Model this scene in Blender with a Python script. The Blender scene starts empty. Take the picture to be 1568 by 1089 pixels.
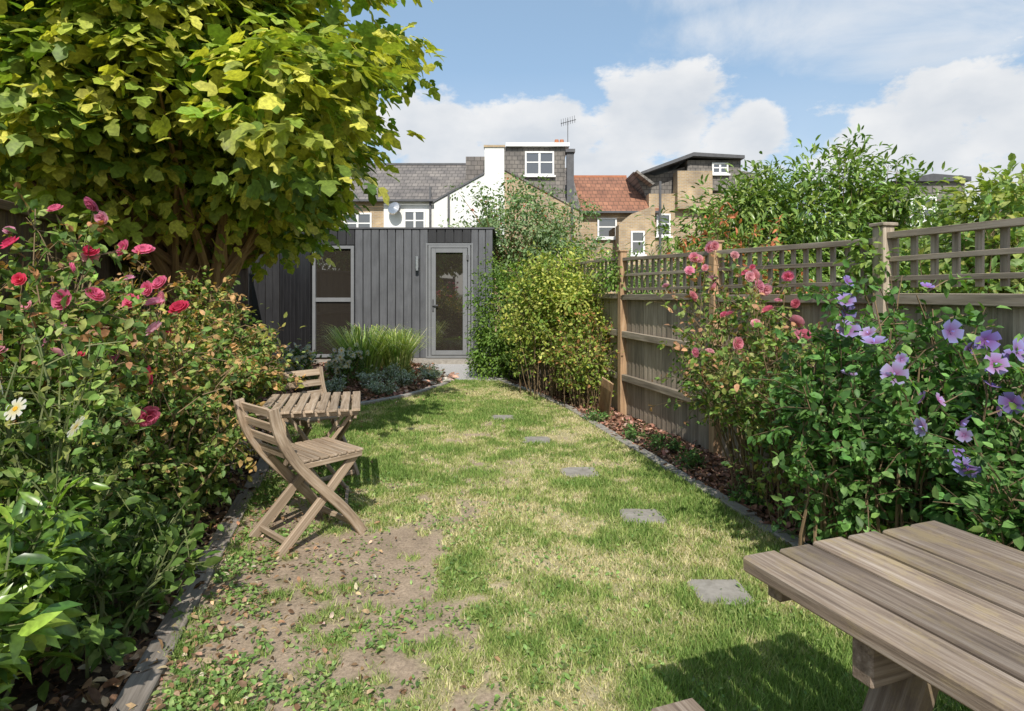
import bpy, math, numpy as np
from mathutils import Matrix, Vector
rng=np.random.default_rng(7)
S=bpy.context.scene
col=S.collection
R=math.radians
# ---------------------------------------------------------------- helpers
def norm(a): 
    a=np.asarray(a,float); return a/np.maximum(np.linalg.norm(a,axis=-1,keepdims=True),1e-9)
def group(name,loc=(0,0,0)):
    e=bpy.data.objects.new(name,None); e.location=loc; e.empty_display_size=.2; col.objects.link(e); return e
def link(ob,parent=None):
    col.objects.link(ob)
    if parent is not None:
        ob.parent=parent; ob.matrix_parent_inverse=Matrix.Translation(-Vector(parent.location))
    return ob
def rawmesh(name,V,F,mats,parent=None,attrs=None,mi=None,smooth=False):
    me=bpy.data.meshes.new(name); V=np.asarray(V,np.float32)
    if isinstance(F,np.ndarray):
        n,k=F.shape; me.vertices.add(len(V)); me.vertices.foreach_set('co',V.ravel())
        me.loops.add(n*k); me.loops.foreach_set('vertex_index',F.astype(np.int32).ravel())
        me.polygons.add(n); me.polygons.foreach_set('loop_start',np.arange(0,n*k,k,dtype=np.int32))
        me.update(calc_edges=True)
    else:
        me.from_pydata(V.tolist(),[],F); me.update()
    for m in mats: me.materials.append(m)
    if mi is not None: me.polygons.foreach_set('material_index',np.asarray(mi,np.int32))
    if smooth: me.polygons.foreach_set('use_smooth',np.ones(len(me.polygons),bool))
    for k,a in (attrs or {}).items():
        a=np.asarray(a,np.float32)
        if a.ndim==1: t=me.attributes.new(k,'FLOAT','POINT'); t.data.foreach_set('value',a)
        elif k=='Col':
            t=me.attributes.new(k,'FLOAT_COLOR','POINT'); t.data.foreach_set('color',np.hstack([a,np.ones((len(a),1),np.float32)]).ravel())
        else: t=me.attributes.new(k,'FLOAT_VECTOR','POINT'); t.data.foreach_set('vector',a.ravel())
    return link(bpy.data.objects.new(name,me),parent)
class MB:
    def __init__(s): s.v=[];s.f=[];s.m=[];s.lc=[];s.rn=[]
    def add(s,V,F,mi=0,lc=None):
        b=len(s.v); V=[tuple(map(float,p)) for p in V]; s.v+=V
        s.f+=[tuple(b+i for i in f) for f in F]; s.m+=[mi]*len(F)
        off=rng.random(3)*20; lc=np.asarray(lc if lc is not None else V,float)+off
        s.lc+=lc.tolist(); s.rn+=[float(rng.random())]*len(V)
    def box(s,c,size,Rm=None,mi=0,taper=None):
        Rm=np.eye(3) if Rm is None else Rm
        h=np.array(size)/2; q=np.array([[x,y,z] for x in(-1,1) for y in(-1,1) for z in(-1,1)])*h
        o=np.argsort(-h); 
        V=np.array(c)+q@Rm.T
        s.add(V,[(0,1,3,2),(4,6,7,5),(0,4,5,1),(2,3,7,6),(0,2,6,4),(1,5,7,3)],mi,q[:,o])
    def bb(s,x0,x1,y0,y1,z0,z1,mi=0): s.box(((x0+x1)/2,(y0+y1)/2,(z0+z1)/2),(x1-x0,y1-y0,z1-z0),None,mi)
    def beam(s,a,b,w,t,up=(0,0,1),mi=0):
        a=np.array(a,float);b=np.array(b,float);x=norm(b-a);y=norm(np.cross(up,x));z=np.cross(x,y)
        s.box((a+b)/2,(np.linalg.norm(b-a),w,t),np.stack([x,y,z],1),mi)
    def prism(s,poly,y0,y1,mi=0):
        n=len(poly); V=[(x,y0,z) for x,z in poly]+[(x,y1,z) for x,z in poly]
        F=[tuple(range(n)),tuple(range(2*n-1,n-1,-1))]+[(i,n+i,n+(i+1)%n,(i+1)%n) for i in range(n)]
        s.add(V,F,mi)
    def vprism(s,poly,z0,z1,mi=0):
        n=len(poly); V=[(x,y,z0) for x,y in poly]+[(x,y,z1) for x,y in poly]
        F=[tuple(range(n))[::-1],tuple(range(n,2*n))]+[(i,(i+1)%n,n+(i+1)%n,n+i) for i in range(n)]
        s.add(V,F,mi)
    def tube(s,P,r,k=5,mi=0):
        P=np.asarray(P,float); n=len(P); r=np.broadcast_to(r,(n,)); T=norm(np.gradient(P,axis=0))
        a=np.array([0.3,.9,.2]); A=norm(np.cross(T,a)); B=np.cross(T,A); V=[];L=[]
        for i in range(n):
            for j in range(k):
                th=2*math.pi*j/k; V.append(P[i]+r[i]*(math.cos(th)*A[i]+math.sin(th)*B[i])); L.append((i*.2,math.cos(th)*.05,math.sin(th)*.05))
        F=[(i*k+j,i*k+(j+1)%k,(i+1)*k+(j+1)%k,(i+1)*k+j) for i in range(n-1) for j in range(k)]
        F.append(tuple(range(k))[::-1]); F.append(tuple(range((n-1)*k,n*k))); s.add(V,F,mi,L)
    def sweep(s,P,w,hw,ht,mi=0):   # rectangular section along curve, w = sideways axis
        P=np.asarray(P,float); w=np.array(w,float); T=norm(np.gradient(P,axis=0)); N=np.cross(T,w); V=[];L=[]
        for i in range(len(P)):
            for a,b in((-1,-1),(1,-1),(1,1),(-1,1)): V.append(P[i]+a*hw*w+b*ht*N[i]); L.append((i*.08,a*hw,b*ht))
        n=len(P); F=[(i*4+j,i*4+(j+1)%4,(i+1)*4+(j+1)%4,(i+1)*4+j) for i in range(n-1) for j in range(4)]
        F+= [(3,2,1,0),((n-1)*4,(n-1)*4+1,(n-1)*4+2,(n-1)*4+3)]; s.add(V,F,mi,L)
    def build(s,name,mats,parent=None,bevel=0):
        ob=rawmesh(name,s.v,s.f,mats,parent,{'lc':s.lc,'rn':s.rn},s.m)
        if bevel:
            b=ob.modifiers.new('b','BEVEL'); b.width=bevel; b.segments=1; b.limit_method='ANGLE'
        return ob
# ---------------------------------------------------------------- materials
def newmat(name):
    m=bpy.data.materials.new(name); m.use_nodes=True; nt=m.node_tree; return m,nt,nt.nodes['Principled BSDF'],nt.links
def ramp(nt,stops):
    r=nt.nodes.new('ShaderNodeValToRGB'); e=r.color_ramp.elements
    while len(e)<len(stops): e.new(.5)
    for i,(p,c) in enumerate(stops): e[i].position=p; e[i].color=(*c,1)
    return r
def m_leaf(name,trans=.35,rough=.5,spec=.35,var=True):
    m,nt,p,L=newmat(name); a=nt.nodes.new('ShaderNodeAttribute'); a.attribute_name='Col'; colr=a.outputs['Color']
    if var:
        tc=nt.nodes.new('ShaderNodeTexCoord'); n=nt.nodes.new('ShaderNodeTexNoise'); n.inputs['Scale'].default_value=45; n.inputs['Detail'].default_value=2; L.new(tc.outputs['Object'],n.inputs[0])
        mr=nt.nodes.new('ShaderNodeMapRange'); mr.inputs[1].default_value=.3; mr.inputs[2].default_value=.7; mr.inputs[3].default_value=.7; mr.inputs[4].default_value=1.3; L.new(n.outputs[0],mr.inputs[0])
        sc=nt.nodes.new('ShaderNodeVectorMath'); sc.operation='SCALE'; L.new(colr,sc.inputs[0]); L.new(mr.outputs[0],sc.inputs['Scale']); colr=sc.outputs[0]
    L.new(colr,p.inputs['Base Color']); p.inputs['Roughness'].default_value=rough; p.inputs['Specular IOR Level'].default_value=spec
    t=nt.nodes.new('ShaderNodeBsdfTranslucent'); g=nt.nodes.new('ShaderNodeMix'); g.data_type='RGBA'; g.blend_type='MULTIPLY'; g.inputs[0].default_value=1
    L.new(colr,g.inputs[6]); g.inputs[7].default_value=(1.5,1.6,.6,1) if trans<.6 else (1,1,1,1)
    L.new(g.outputs[2],t.inputs['Color'])
    x=nt.nodes.new('ShaderNodeMixShader'); x.inputs[0].default_value=trans; L.new(p.outputs[0],x.inputs[1]); L.new(t.outputs[0],x.inputs[2])
    L.new(x.outputs[0],nt.nodes['Material Output'].inputs[0]); return m
def m_wood(name,c1,c2,c3,rough=.75,bump=.35,var=.35,stretch=(1.6,28,28),lichen=None):
    m,nt,p,L=newmat(name); a=nt.nodes.new('ShaderNodeAttribute'); a.attribute_name='lc'
    mp=nt.nodes.new('ShaderNodeMapping'); mp.inputs['Scale'].default_value=stretch; L.new(a.outputs['Vector'],mp.inputs[0])
    n=nt.nodes.new('ShaderNodeTexNoise'); n.inputs['Scale'].default_value=2; n.inputs['Detail'].default_value=8; n.inputs['Roughness'].default_value=.7; L.new(mp.outputs[0],n.inputs[0])
    r=ramp(nt,[(.3,c1),(.5,c2),(.72,c3)]); L.new(n.outputs[0],r.inputs[0]); out=r.outputs[0]
    if lichen:
        nl=nt.nodes.new('ShaderNodeTexNoise'); nl.inputs['Scale'].default_value=7; nl.inputs['Detail'].default_value=10; nl.inputs['Roughness'].default_value=.78; ml=nt.nodes.new('ShaderNodeMapping'); ml.inputs['Scale'].default_value=(.8,1.6,1.6)
        L.new(a.outputs['Vector'],ml.inputs[0]); L.new(ml.outputs[0],nl.inputs[0]); rl=ramp(nt,[(.5,(0,0,0)),(.62,(.75,.75,.75))]); L.new(nl.outputs[0],rl.inputs[0])
        gl=nt.nodes.new('ShaderNodeMix'); gl.data_type='RGBA'; L.new(rl.outputs[0],gl.inputs[0]); L.new(out,gl.inputs[6]); gl.inputs[7].default_value=(*lichen,1); out=gl.outputs[2]
    n2=nt.nodes.new('ShaderNodeTexNoise'); n2.inputs['Scale'].default_value=3.5; n2.inputs['Detail'].default_value=4; L.new(a.outputs['Vector'],n2.inputs[0])
    rn=nt.nodes.new('ShaderNodeAttribute'); rn.attribute_name='rn'
    mm=nt.nodes.new('ShaderNodeMath'); mm.operation='MULTIPLY_ADD'; L.new(rn.outputs['Fac'],mm.inputs[0]); mm.inputs[1].default_value=var; mm.inputs[2].default_value=.62-var/2
    m2=nt.nodes.new('ShaderNodeMath'); m2.operation='MULTIPLY_ADD'; L.new(n2.outputs[0],m2.inputs[0]); m2.inputs[1].default_value=.75; L.new(mm.outputs[0],m2.inputs[2])
    g=nt.nodes.new('ShaderNodeVectorMath'); g.operation='SCALE'; L.new(out,g.inputs[0]); L.new(m2.outputs[0],g.inputs['Scale'])
    L.new(g.outputs[0],p.inputs['Base Color']); p.inputs['Roughness'].default_value=rough
    b=nt.nodes.new('ShaderNodeBump'); b.inputs['Strength'].default_value=bump; b.inputs['Distance'].default_value=.004; L.new(n.outputs[0],b.inputs['Height']); L.new(b.outputs[0],p.inputs['Normal'])
    return m
def m_noise(name,c1,c2,scale=5,rough=.85,bump=.2,c3=None,detail=8,dist=.01,metal=0):
    m,nt,p,L=newmat(name); tc=nt.nodes.new('ShaderNodeTexCoord'); n=nt.nodes.new('ShaderNodeTexNoise'); n.inputs['Scale'].default_value=scale; n.inputs['Detail'].default_value=detail; n.inputs['Roughness'].default_value=.65
    L.new(tc.outputs['Object'],n.inputs[0]); r=ramp(nt,[(.32,c1),(.5,c3 or tuple((a+b)/2 for a,b in zip(c1,c2))),(.68,c2)]); L.new(n.outputs[0],r.inputs[0]); L.new(r.outputs[0],p.inputs['Base Color'])
    p.inputs['Roughness'].default_value=rough; p.inputs['Metallic'].default_value=metal
    if bump:
        b=nt.nodes.new('ShaderNodeBump'); b.inputs['Strength'].default_value=bump; b.inputs['Distance'].default_value=dist; L.new(n.outputs[0],b.inputs['Height']); L.new(b.outputs[0],p.inputs['Normal'])
    return m
def m_brick(name,c1,c2,mortar,bw=.225,bh=.075,tile=False):
    m,nt,p,L=newmat(name); tc=nt.nodes.new('ShaderNodeTexCoord'); sp=nt.nodes.new('ShaderNodeSeparateXYZ'); cb=nt.nodes.new('ShaderNodeCombineXYZ')
    L.new(tc.outputs['Object'],sp.inputs[0]); ad=nt.nodes.new('ShaderNodeMath'); ad.operation='ADD'; L.new(sp.outputs[0],ad.inputs[0]); L.new(sp.outputs[1],ad.inputs[1])
    L.new((sp.outputs[0] if tile else ad.outputs[0]),cb.inputs[0]); L.new(sp.outputs[2],cb.inputs[1])
    k=nt.nodes.new('ShaderNodeTexBrick'); k.inputs['Scale'].default_value=1; k.inputs['Brick Width'].default_value=bw; k.inputs['Row Height'].default_value=bh; k.inputs['Mortar Size'].default_value=.012 if not tile else .018
    k.inputs['Color1'].default_value=(*c1,1);k.inputs['Color2'].default_value=(*c2,1);k.inputs['Mortar'].default_value=(*mortar,1); L.new(cb.outputs[0],k.inputs[0])
    n=nt.nodes.new('ShaderNodeTexNoise'); n.inputs['Scale'].default_value=1.3; n.inputs['Detail'].default_value=8; L.new(tc.outputs['Object'],n.inputs[0])
    r=ramp(nt,[(.3,(.6,.6,.6)),(.7,(1.15,1.12,1.05))]); L.new(n.outputs[0],r.inputs[0])
    g=nt.nodes.new('ShaderNodeMix'); g.data_type='RGBA'; g.blend_type='MULTIPLY'; g.inputs[0].default_value=1; L.new(k.outputs[0],g.inputs[6]); L.new(r.outputs[0],g.inputs[7]); L.new(g.outputs[2],p.inputs['Base Color']); p.inputs['Roughness'].default_value=.85
    return m
LEAF=m_leaf('leaf',.33,.5,.3); LEAFG=m_leaf('glossy_leaf',.22,.32,.5); PETAL=m_leaf('petal',.6,.6,.2,False); GRASS=m_leaf('grass_blade',.3,.6,.2,False); LITTER=m_leaf('litter',.1,.8,.1)
BARK=m_wood('bark',(.13,.075,.035),(.28,.165,.08),(.4,.26,.13),.85,.6,.3,(3,12,12))
STEM=m_wood('stem',(.09,.06,.03),(.19,.13,.07),(.27,.19,.1),.8,.2)
GSTEM=m_wood('green_stem',(.07,.1,.03),(.12,.15,.05),(.2,.15,.07),.7,.1)
FENCE=m_wood('fence_wood',(.16,.13,.095),(.31,.255,.19),(.44,.375,.3),.85,.5,.45,(1.2,22,22))
POST=m_wood('post_wood',(.2,.12,.07),(.38,.24,.13),(.48,.35,.23),.8,.3,.35)
TABLE=m_wood('table_wood',(.1,.07,.05),(.24,.18,.13),(.43,.355,.285),.75,.8,.55,(1.3,34,34),(.33,.25,.13))
CHAIR=m_wood('chair_wood',(.16,.11,.07),(.34,.25,.17),(.49,.4,.31),.7,.4,.35,(2,40,40))
DARKF=m_wood('dark_fence_wood',(.06,.045,.032),(.14,.1,.07),(.22,.16,.11),.85,.4)
CLAD=m_wood('grey_cladding',(.07,.073,.079),(.088,.091,.098),(.115,.118,.125),.6,.15,.14,(1,10,10))
BLACK=m_wood('black_cladding',(.012,.012,.014),(.018,.018,.02),(.03,.03,.032),.5,.15,.2,(1,10,10))
FRAME=m_noise('grey_frame',(.17,.175,.18),(.2,.205,.21),6,.4,0)
WHITE=m_noise('white_paint',(.68,.68,.66),(.82,.82,.8),2,.6,.05)
RENDERW=m_noise('white_render',(.66,.66,.63),(.82,.82,.79),.8,.8,.05)
SOIL=m_noise('soil',(.05,.033,.02),(.18,.12,.08),14,.95,.9,(.1,.068,.045),12,.03)
EDGE=m_wood('edging_board',(.13,.11,.09),(.24,.205,.17),(.34,.3,.26),.9,.4,.3)
STONE=m_noise('slab',(.22,.2,.17),(.36,.33,.29),18,.85,.4,None,10,.004)
GRAVEL=m_noise('gravel',(.26,.25,.245),(.56,.54,.52),60,.9,.8,None,6,.01)
BRICKY=m_brick('yellow_brick',(.5,.36,.2),(.38,.26,.15),(.45,.4,.33))
SLATE=m_brick('slate',(.22,.2,.19),(.165,.15,.145),(.09,.085,.08),.3,.22,True)
TILEG=m_brick('grey_tile',(.24,.22,.205),(.19,.175,.165),(.1,.095,.09),.26,.2,True)
REDT=m_brick('red_tile',(.36,.17,.105),(.27,.125,.08),(.14,.075,.05),.26,.24,True)
TERRA=m_noise('terracotta',(.35,.13,.06),(.45,.18,.09),6,.8,0)
LEAD=m_noise('dark_metal',(.06,.06,.065),(.1,.1,.105),5,.5,0)
STEEL=m_noise('steel',(.45,.45,.45),(.6,.6,.6),5,.3,0,None,2,.01,.9)
GLASS,nt,p,L=newmat('window_glass'); p.inputs['Base Color'].default_value=(.03,.025,.02,1); p.inputs['Roughness'].default_value=.02; p.inputs['Specular IOR Level'].default_value=1.0; p.inputs['IOR'].default_value=1.9
n=nt.nodes.new('ShaderNodeTexNoise'); n.inputs['Scale'].default_value=1.2; tc=nt.nodes.new('ShaderNodeTexCoord'); L.new(tc.outputs['Object'],n.inputs[0]); b=nt.nodes.new('ShaderNodeBump'); b.inputs['Strength'].default_value=.03; L.new(n.outputs[0],b.inputs['Height']); L.new(b.outputs[0],p.inputs['Normal'])
# ---------------------------------------------------------------- noise
def vnoise(x,y,seed=0,oct=4):
    r=np.random.default_rng(seed).random((64,64)); o=0;a=1;t=0
    for k in range(oct):
        xi=np.floor(x).astype(int); yi=np.floor(y).astype(int); fx=x-xi; fy=y-yi; fx=fx*fx*(3-2*fx); fy=fy*fy*(3-2*fy)
        g=lambda i,j:r[(xi+i)%64,(yi+j)%64]
        o=o+a*((g(0,0)*(1-fx)+g(1,0)*fx)*(1-fy)+(g(0,1)*(1-fx)+g(1,1)*fx)*fy); t+=a; a*=.55; x=x*2.03+7.1; y=y*2.03+3.3
    return o/t
def sstep(a,b,x): t=np.clip((x-a)/(b-a),0,1); return t*t*(3-2*t)
# ---------------------------------------------------------------- leaf templates
def tri(v,f): return np.array(v,float),np.array(f)
OV=tri([(0,0,0),(.3,.27,.08),(.68,.23,.02),(1,0,-.14),(.68,-.23,.02),(.3,-.27,.08),(.5,0,-.01)],[(0,6,1),(6,2,1),(6,3,2),(0,5,6),(6,5,4),(6,4,3)])
LONG=tri([(0,0,0),(.3,.15,.05),(.68,.13,.0),(1,0,-.2),(.68,-.13,.0),(.3,-.15,.05),(.5,0,-.03)],[(0,6,1),(6,2,1),(6,3,2),(0,5,6),(6,5,4),(6,4,3)])
LOBE=tri([(0,0,0),(.12,.3,.05),(.42,.5,.0),(.45,.24,.05),(.75,.3,-.06),(1.05,0,-.2),(.75,-.3,-.06),(.45,-.24,.05),(.42,-.5,.0),(.12,-.3,.05),(.45,0,-.02)],
  [(0,10,1),(1,10,3),(1,3,2),(10,4,3),(10,5,4),(0,9,10),(9,7,10),(9,8,7),(10,7,6),(10,6,5)])
def flower_T(rings,ctr=None):
    V=[];F=[];C=[]
    for (n,off,r0,z0,r1,z1,w1,r2,z2,w2,ci,co) in rings:
        for i in range(n):
            a=2*math.pi*(i+off)/n; d=np.array([math.cos(a),math.sin(a),0]); t=np.array([-math.sin(a),math.cos(a),0]); u=np.array([0,0,1]); b=len(V)
            V+=[d*r0+u*z0, d*r1+u*z1+t*w1, d*r1+u*z1-t*w1, d*r2+u*z2+t*w2, d*r2*1.04+u*z2, d*r2+u*z2-t*w2]; C+=[ci,ci*.5+co*.5,ci*.5+co*.5,co,co,co]
            F+=[(b,b+2,b+1),(b+1,b+2,b+4),(b+1,b+4,b+3),(b+2,b+5,b+4)]
    return np.array(V),np.array(F),np.array(C)
w1=np.array([1,1,1.]);
ROSE=flower_T([(7,0,.1,0,.7,.1,.42,1,.25,.28,w1*.8,w1),(7,.5,.1,.05,.5,.2,.38,.78,.5,.28,w1*.75,w1),(6,.2,.05,.1,.35,.3,.28,.54,.65,.22,w1*.7,w1*.95),(5,.6,.02,.2,.2,.4,.18,.3,.72,.18,w1*.6,w1*.9)])
HIB=flower_T([(5,0,.03,0,.5,.2,.38,.95,.38,.42,np.array([.8,.25,.4]),w1),(6,.3,.0,.1,.06,.35,.03,.05,.5,.02,w1*1.3,w1*1.3)])
DAISY=flower_T([(9,0,.05,0,.5,.08,.19,1,.05,.2,np.array([1,.85,.3]),w1),(7,0,0,.08,.15,.16,.1,.2,.08,.1,np.array([1,.7,.1]),np.array([1,.6,.05]))])
def inst(name,T,pos,X,N,sc,colr,mat,parent=None):
    tv,tf=T[0],T[1]; X=norm(X); N=norm(N-np.sum(N*X,1,keepdims=True)*X); Y=np.cross(N,X); n=len(pos); k=len(tv)
    V=pos[:,None,:]+sc[:,None,None]*(tv[None,:,0:1]*X[:,None]+tv[None,:,1:2]*Y[:,None]+tv[None,:,2:3]*N[:,None])
    F=(tf[None]+(np.arange(n)*k)[:,None,None]).reshape(-1,tf.shape[1])
    C=np.repeat(colr[:,None,:],k,1)
    if len(T)>2: C=C*T[2][None]
    return rawmesh(name,V.reshape(-1,3),F,[mat],parent,{'Col':C.reshape(-1,3)})
def rdir(n): return norm(rng.normal(size=(n,3)))
def pick(pal,n,j=.18):
    c=np.array([p[0] for p in pal],float); w=np.array([p[1] for p in pal],float); i=rng.choice(len(c),n,p=w/w.sum())
    return c[i]*(1+rng.normal(size=(n,1))*j).clip(.5,1.6)*(1+rng.normal(size=(n,3))*.05)
# ---------------------------------------------------------------- plants
def crown(name,ells,ncl,nlf,lsize,pal,T=OV,clr=.3,flat=.5,base=None,tr=.12,trunks=1,mat=LEAF,tip=None,shell=.45,nbr=60,droop=.4,rough=.22,bark=BARK,parent=None,zmin=.1):
    g=parent or group(name,base if base is not None else (ells[0][0],ells[0][1],0))
    vol=np.array([e[3]*e[4]*e[5] for e in ells]); vol=vol/vol.sum(); C=[];O=[]
    for e,n in zip(ells,(ncl*vol).astype(int)+1):
        d=rdir(n); r=(shell+(1-shell)*rng.random(n))**.8
        lump=1+rough*(np.sin(d[:,0]*5+e[0])*np.cos(d[:,2]*6+e[1])+np.sin(d[:,1]*7+e[2]*3)*.6)
        C.append(np.array(e[:3])+d*np.array(e[3:])*(r*lump)[:,None]); O.append(d)
    C=np.vstack(C);O=np.vstack(O); k=C[:,2]>zmin; C=C[k];O=O[k]; n=len(C)
    cc=pick(pal,n,.22); m=n*nlf; cs=.6+.8*rng.random((n,1))
    off=rdir(m)*(rng.random((m,1))**.5)*clr*np.repeat(cs,nlf,0); off[:,2]*=flat
    P=np.repeat(C,nlf,0)+off; o=np.repeat(O,nlf,0)
    off_n=norm(off); P[:,2]-=droop*(off[:,0]**2+off[:,1]**2)/max(clr,.01)
    N=o*.45+np.array([0,0,.8])+rdir(m)*.55+off_n*.25; X=off_n*.9+o*.3+rdir(m)*.6+np.array([0,0,-.35])
    col_=np.repeat(cc,nlf,0)*.65+pick(pal,m,.15)*.35
    if tip is not None:
        t=(rng.random(m)<tip[1]*np.repeat((rng.random(n)<.5)*1.6,nlf)); col_[t]=np.array(tip[0])*(.7+.6*rng.random((t.sum(),1)))
    inst('foliage',T,P,X,N,lsize*(.6+.7*rng.random(m)),col_.clip(.005,1),mat,g)
    if base is not None:
        mb=MB(); base=np.array(base,float); cen=np.array(ells[0][:3]); fk=[]
        for i in range(trunks):
            a=2*math.pi*i/max(trunks,1)+.7; f=base+(cen-base)*.42+np.array([math.cos(a),math.sin(a),0])*tr*2.6*(trunks>1)
            b=base+np.array([math.cos(a),math.sin(a),0])*tr*.8*(trunks>1); mid=(b+f)/2+rng.normal(size=3)*tr*.3
            mb.tube([b-np.array([0,0,.1]),b*.7+mid*.3,mid,f],[tr*1.25,tr,tr*.9,tr*.75],8); fk.append(f)
        ix=rng.choice(n,min(nbr,n),replace=False)
        for i in ix:
            f=fk[rng.integers(len(fk))]; c=C[i]; mid=(f+c)/2+np.array([0,0,.15])*np.linalg.norm(c-f)*(-.5 if c[2]<f[2] else .6)+rng.normal(size=3)*.1
            q=[(1-t)**2*f+2*t*(1-t)*mid+t*t*c for t in np.linspace(0,1,6)]; r0=tr*(.2+.3*rng.random())
            mb.tube(q,np.linspace(r0,r0*.15,6),5)
        mb.build('trunk_and_limbs',[bark],g)
    return g
def shrub(name,base,rx,ry,h,nst,ntw,nlf,ls,pal,T=OV,lo=.25,twl=.25,mat=LEAF,stem=STEM,tip=None,fl=None,sr=.008,spread=.12,hmin=.6,g=None):
    base=np.array([base[0],base[1],0.]); g=g or group(name,base); mb=MB(); P=[];X=[];N=[];tips=[];H=[]
    for i in range(nst):
        a=rng.random()*2*math.pi; r=math.sqrt(rng.random()); tz=h*(hmin+(1-hmin)*rng.random())*math.sqrt(1-.55*r*r)
        tp=base+np.array([rx*r*math.cos(a),ry*r*math.sin(a),tz]); b=base+np.array([math.cos(a)*rx,math.sin(a)*ry,0])*spread*3*rng.random()
        ct=b*.6+tp*.4; ct[2]=tz*.75; ts=np.linspace(0,1,6)[:,None]; Q=(1-ts)**2*b+2*ts*(1-ts)*ct+ts**2*tp+rng.normal(size=(6,3))*.016
        mb.tube(Q,np.linspace(sr,sr*.35,6),4); out=norm(np.array([tp[0]-base[0],tp[1]-base[1],.01]))
        for j in range(ntw):
            t=lo+(1-lo)*rng.random()**.8; s=(1-t)**2*b+2*t*(1-t)*ct+t*t*tp
            d=norm(out*.35+rng.normal(size=3)*.7+np.array([0,0,.45])); l=twl*(.5+.8*rng.random()); e=s+d*l; m=(s+e)/2+np.array([0,0,.1*l])
            mb.tube([s,m,e],[sr*.45,sr*.35,sr*.2],3); tips.append((e,d)); u=rng.random(nlf)**.7
            pp=s+(e-s)*u[:,None]+rng.normal(size=(nlf,3))*.012; P.append(pp); X.append(d*.5+rng.normal(size=(nlf,3))*.8+np.array([0,0,-.1])); N.append(np.array([0,0,.8])+out*.3+rng.normal(size=(nlf,3))*.55); H.append(u*.5+t*.5)
        tips.append((tp,np.array([0,0,1.])))
    P=np.vstack(P);X=np.vstack(X);N=np.vstack(N);H=np.concatenate(H); c=pick(pal,len(P),.22)
    if tip is not None:
        k=(H>.72)&(rng.random(len(P))<tip[1]); c[k]=np.array(tip[0])*(.6+.8*rng.random((k.sum(),1)))
    k=P[:,2]>.03; inst('foliage',T,P[k],X[k],N[k],(ls*(.55+.75*rng.random(len(P))))[k],c.clip(.005,1)[k],mat,g); mb.build('stems',[stem],g)
    if fl:
        for (FT,nf,fs,fc,nm,view) in fl:
            E=np.array([t[0] for t in tips]); sc=E[:,2]/h+ -view*(E[:,1]-base[1])/max(ry,.1)*.35+rng.random(len(E))*.55; ix=np.argsort(-sc)[:nf]
            p=E[ix]+np.array([0,0,.02]); nn=np.array([0,-.6,.6])+rng.normal(size=(len(ix),3))*.4; xx=rdir(len(ix)); fcs=pick(fc,len(ix),.12)
            inst(nm,FT,p,xx,nn,fs*(.55+.6*rng.random(len(ix))),fcs.clip(0,1),PETAL,g)
    return g
# ---------------------------------------------------------------- world
el=R(43.5); sunrot=R(177)
w=bpy.data.worlds.new('World'); S.world=w; w.use_nodes=True; nt=w.node_tree; L=nt.links; N_=nt.nodes; bg=N_['Background']
sky=N_.new('ShaderNodeTexSky'); sky.sky_type='NISHITA'; sky.sun_disc=False; sky.sun_elevation=el; sky.sun_rotation=sunrot; sky.air_density=1.0; sky.dust_density=1.2; sky.ozone_density=1.2
tc=N_.new('ShaderNodeTexCoord'); sp=N_.new('ShaderNodeSeparateXYZ'); L.new(tc.outputs['Generated'],sp.inputs[0])
def M(op,a,b=None,c=None,clamp=False):
    n=N_.new('ShaderNodeMath'); n.operation=op; n.use_clamp=clamp
    for i,x in enumerate((a,b,c)):
        if x is None: continue
        if isinstance(x,(int,float)): n.inputs[i].default_value=x
        else: L.new(x,n.inputs[i])
    return n.outputs[0]
az=M('ARCTAN2',sp.outputs[0],sp.outputs[1]); elv=M('ARCSINE',sp.outputs[2])
def blobs(lst):
    o=None
    for a0,e0,ra,re in lst:
        d=M('ADD',M('POWER',M('ABSOLUTE',M('DIVIDE',M('SUBTRACT',az,a0),ra)),2),M('POWER',M('ABSOLUTE',M('DIVIDE',M('SUBTRACT',elv,e0),re)),2))
        v=M('SUBTRACT',1,d); o=v if o is None else M('MAXIMUM',o,v)
    return M('MAXIMUM',o,-1)
mp=N_.new('ShaderNodeMapping'); mp.inputs['Scale'].default_value=(1,1,1.7); L.new(tc.outputs['Generated'],mp.inputs[0])
n1=N_.new('ShaderNodeTexNoise'); n1.inputs['Scale'].default_value=9; n1.inputs['Detail'].default_value=10; n1.inputs['Roughness'].default_value=.6; L.new(mp.outputs[0],n1.inputs[0])
n2=N_.new('ShaderNodeTexNoise'); n2.inputs['Scale'].default_value=3.2; n2.inputs['Detail'].default_value=8; n2.inputs['Roughness'].default_value=.62; n2.inputs['Distortion'].default_value=.6; L.new(mp.outputs[0],n2.inputs[0])
cum=blobs([(-.12,.25,.13,.08),(.02,.24,.14,.09),(.25,.265,.13,.1),(.35,.235,.1,.06),(.1,.17,.42,.08),(.57,.225,.13,.085),(.7,.21,.2,.095),(.62,.16,.25,.07),(-.5,.25,.3,.1),(-1.4,.3,.5,.12),(2.6,.35,.5,.14),(1.5,.25,.4,.1)])
dens=M('ADD',M('MULTIPLY',cum,.62),M('MULTIPLY',M('SUBTRACT',n1.outputs[0],.5),2.3))
mr=N_.new('ShaderNodeMapRange'); mr.interpolation_type='SMOOTHSTEP'; mr.inputs[1].default_value=-.02; mr.inputs[2].default_value=.32; mr.inputs[4].default_value=.97; L.new(dens,mr.inputs[0])
wis=blobs([(.5,.38,.3,.06),(.3,.47,.25,.06),(.62,.33,.15,.05),(2,.8,1.2,.3),(-2,.7,1,.3)])
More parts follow.
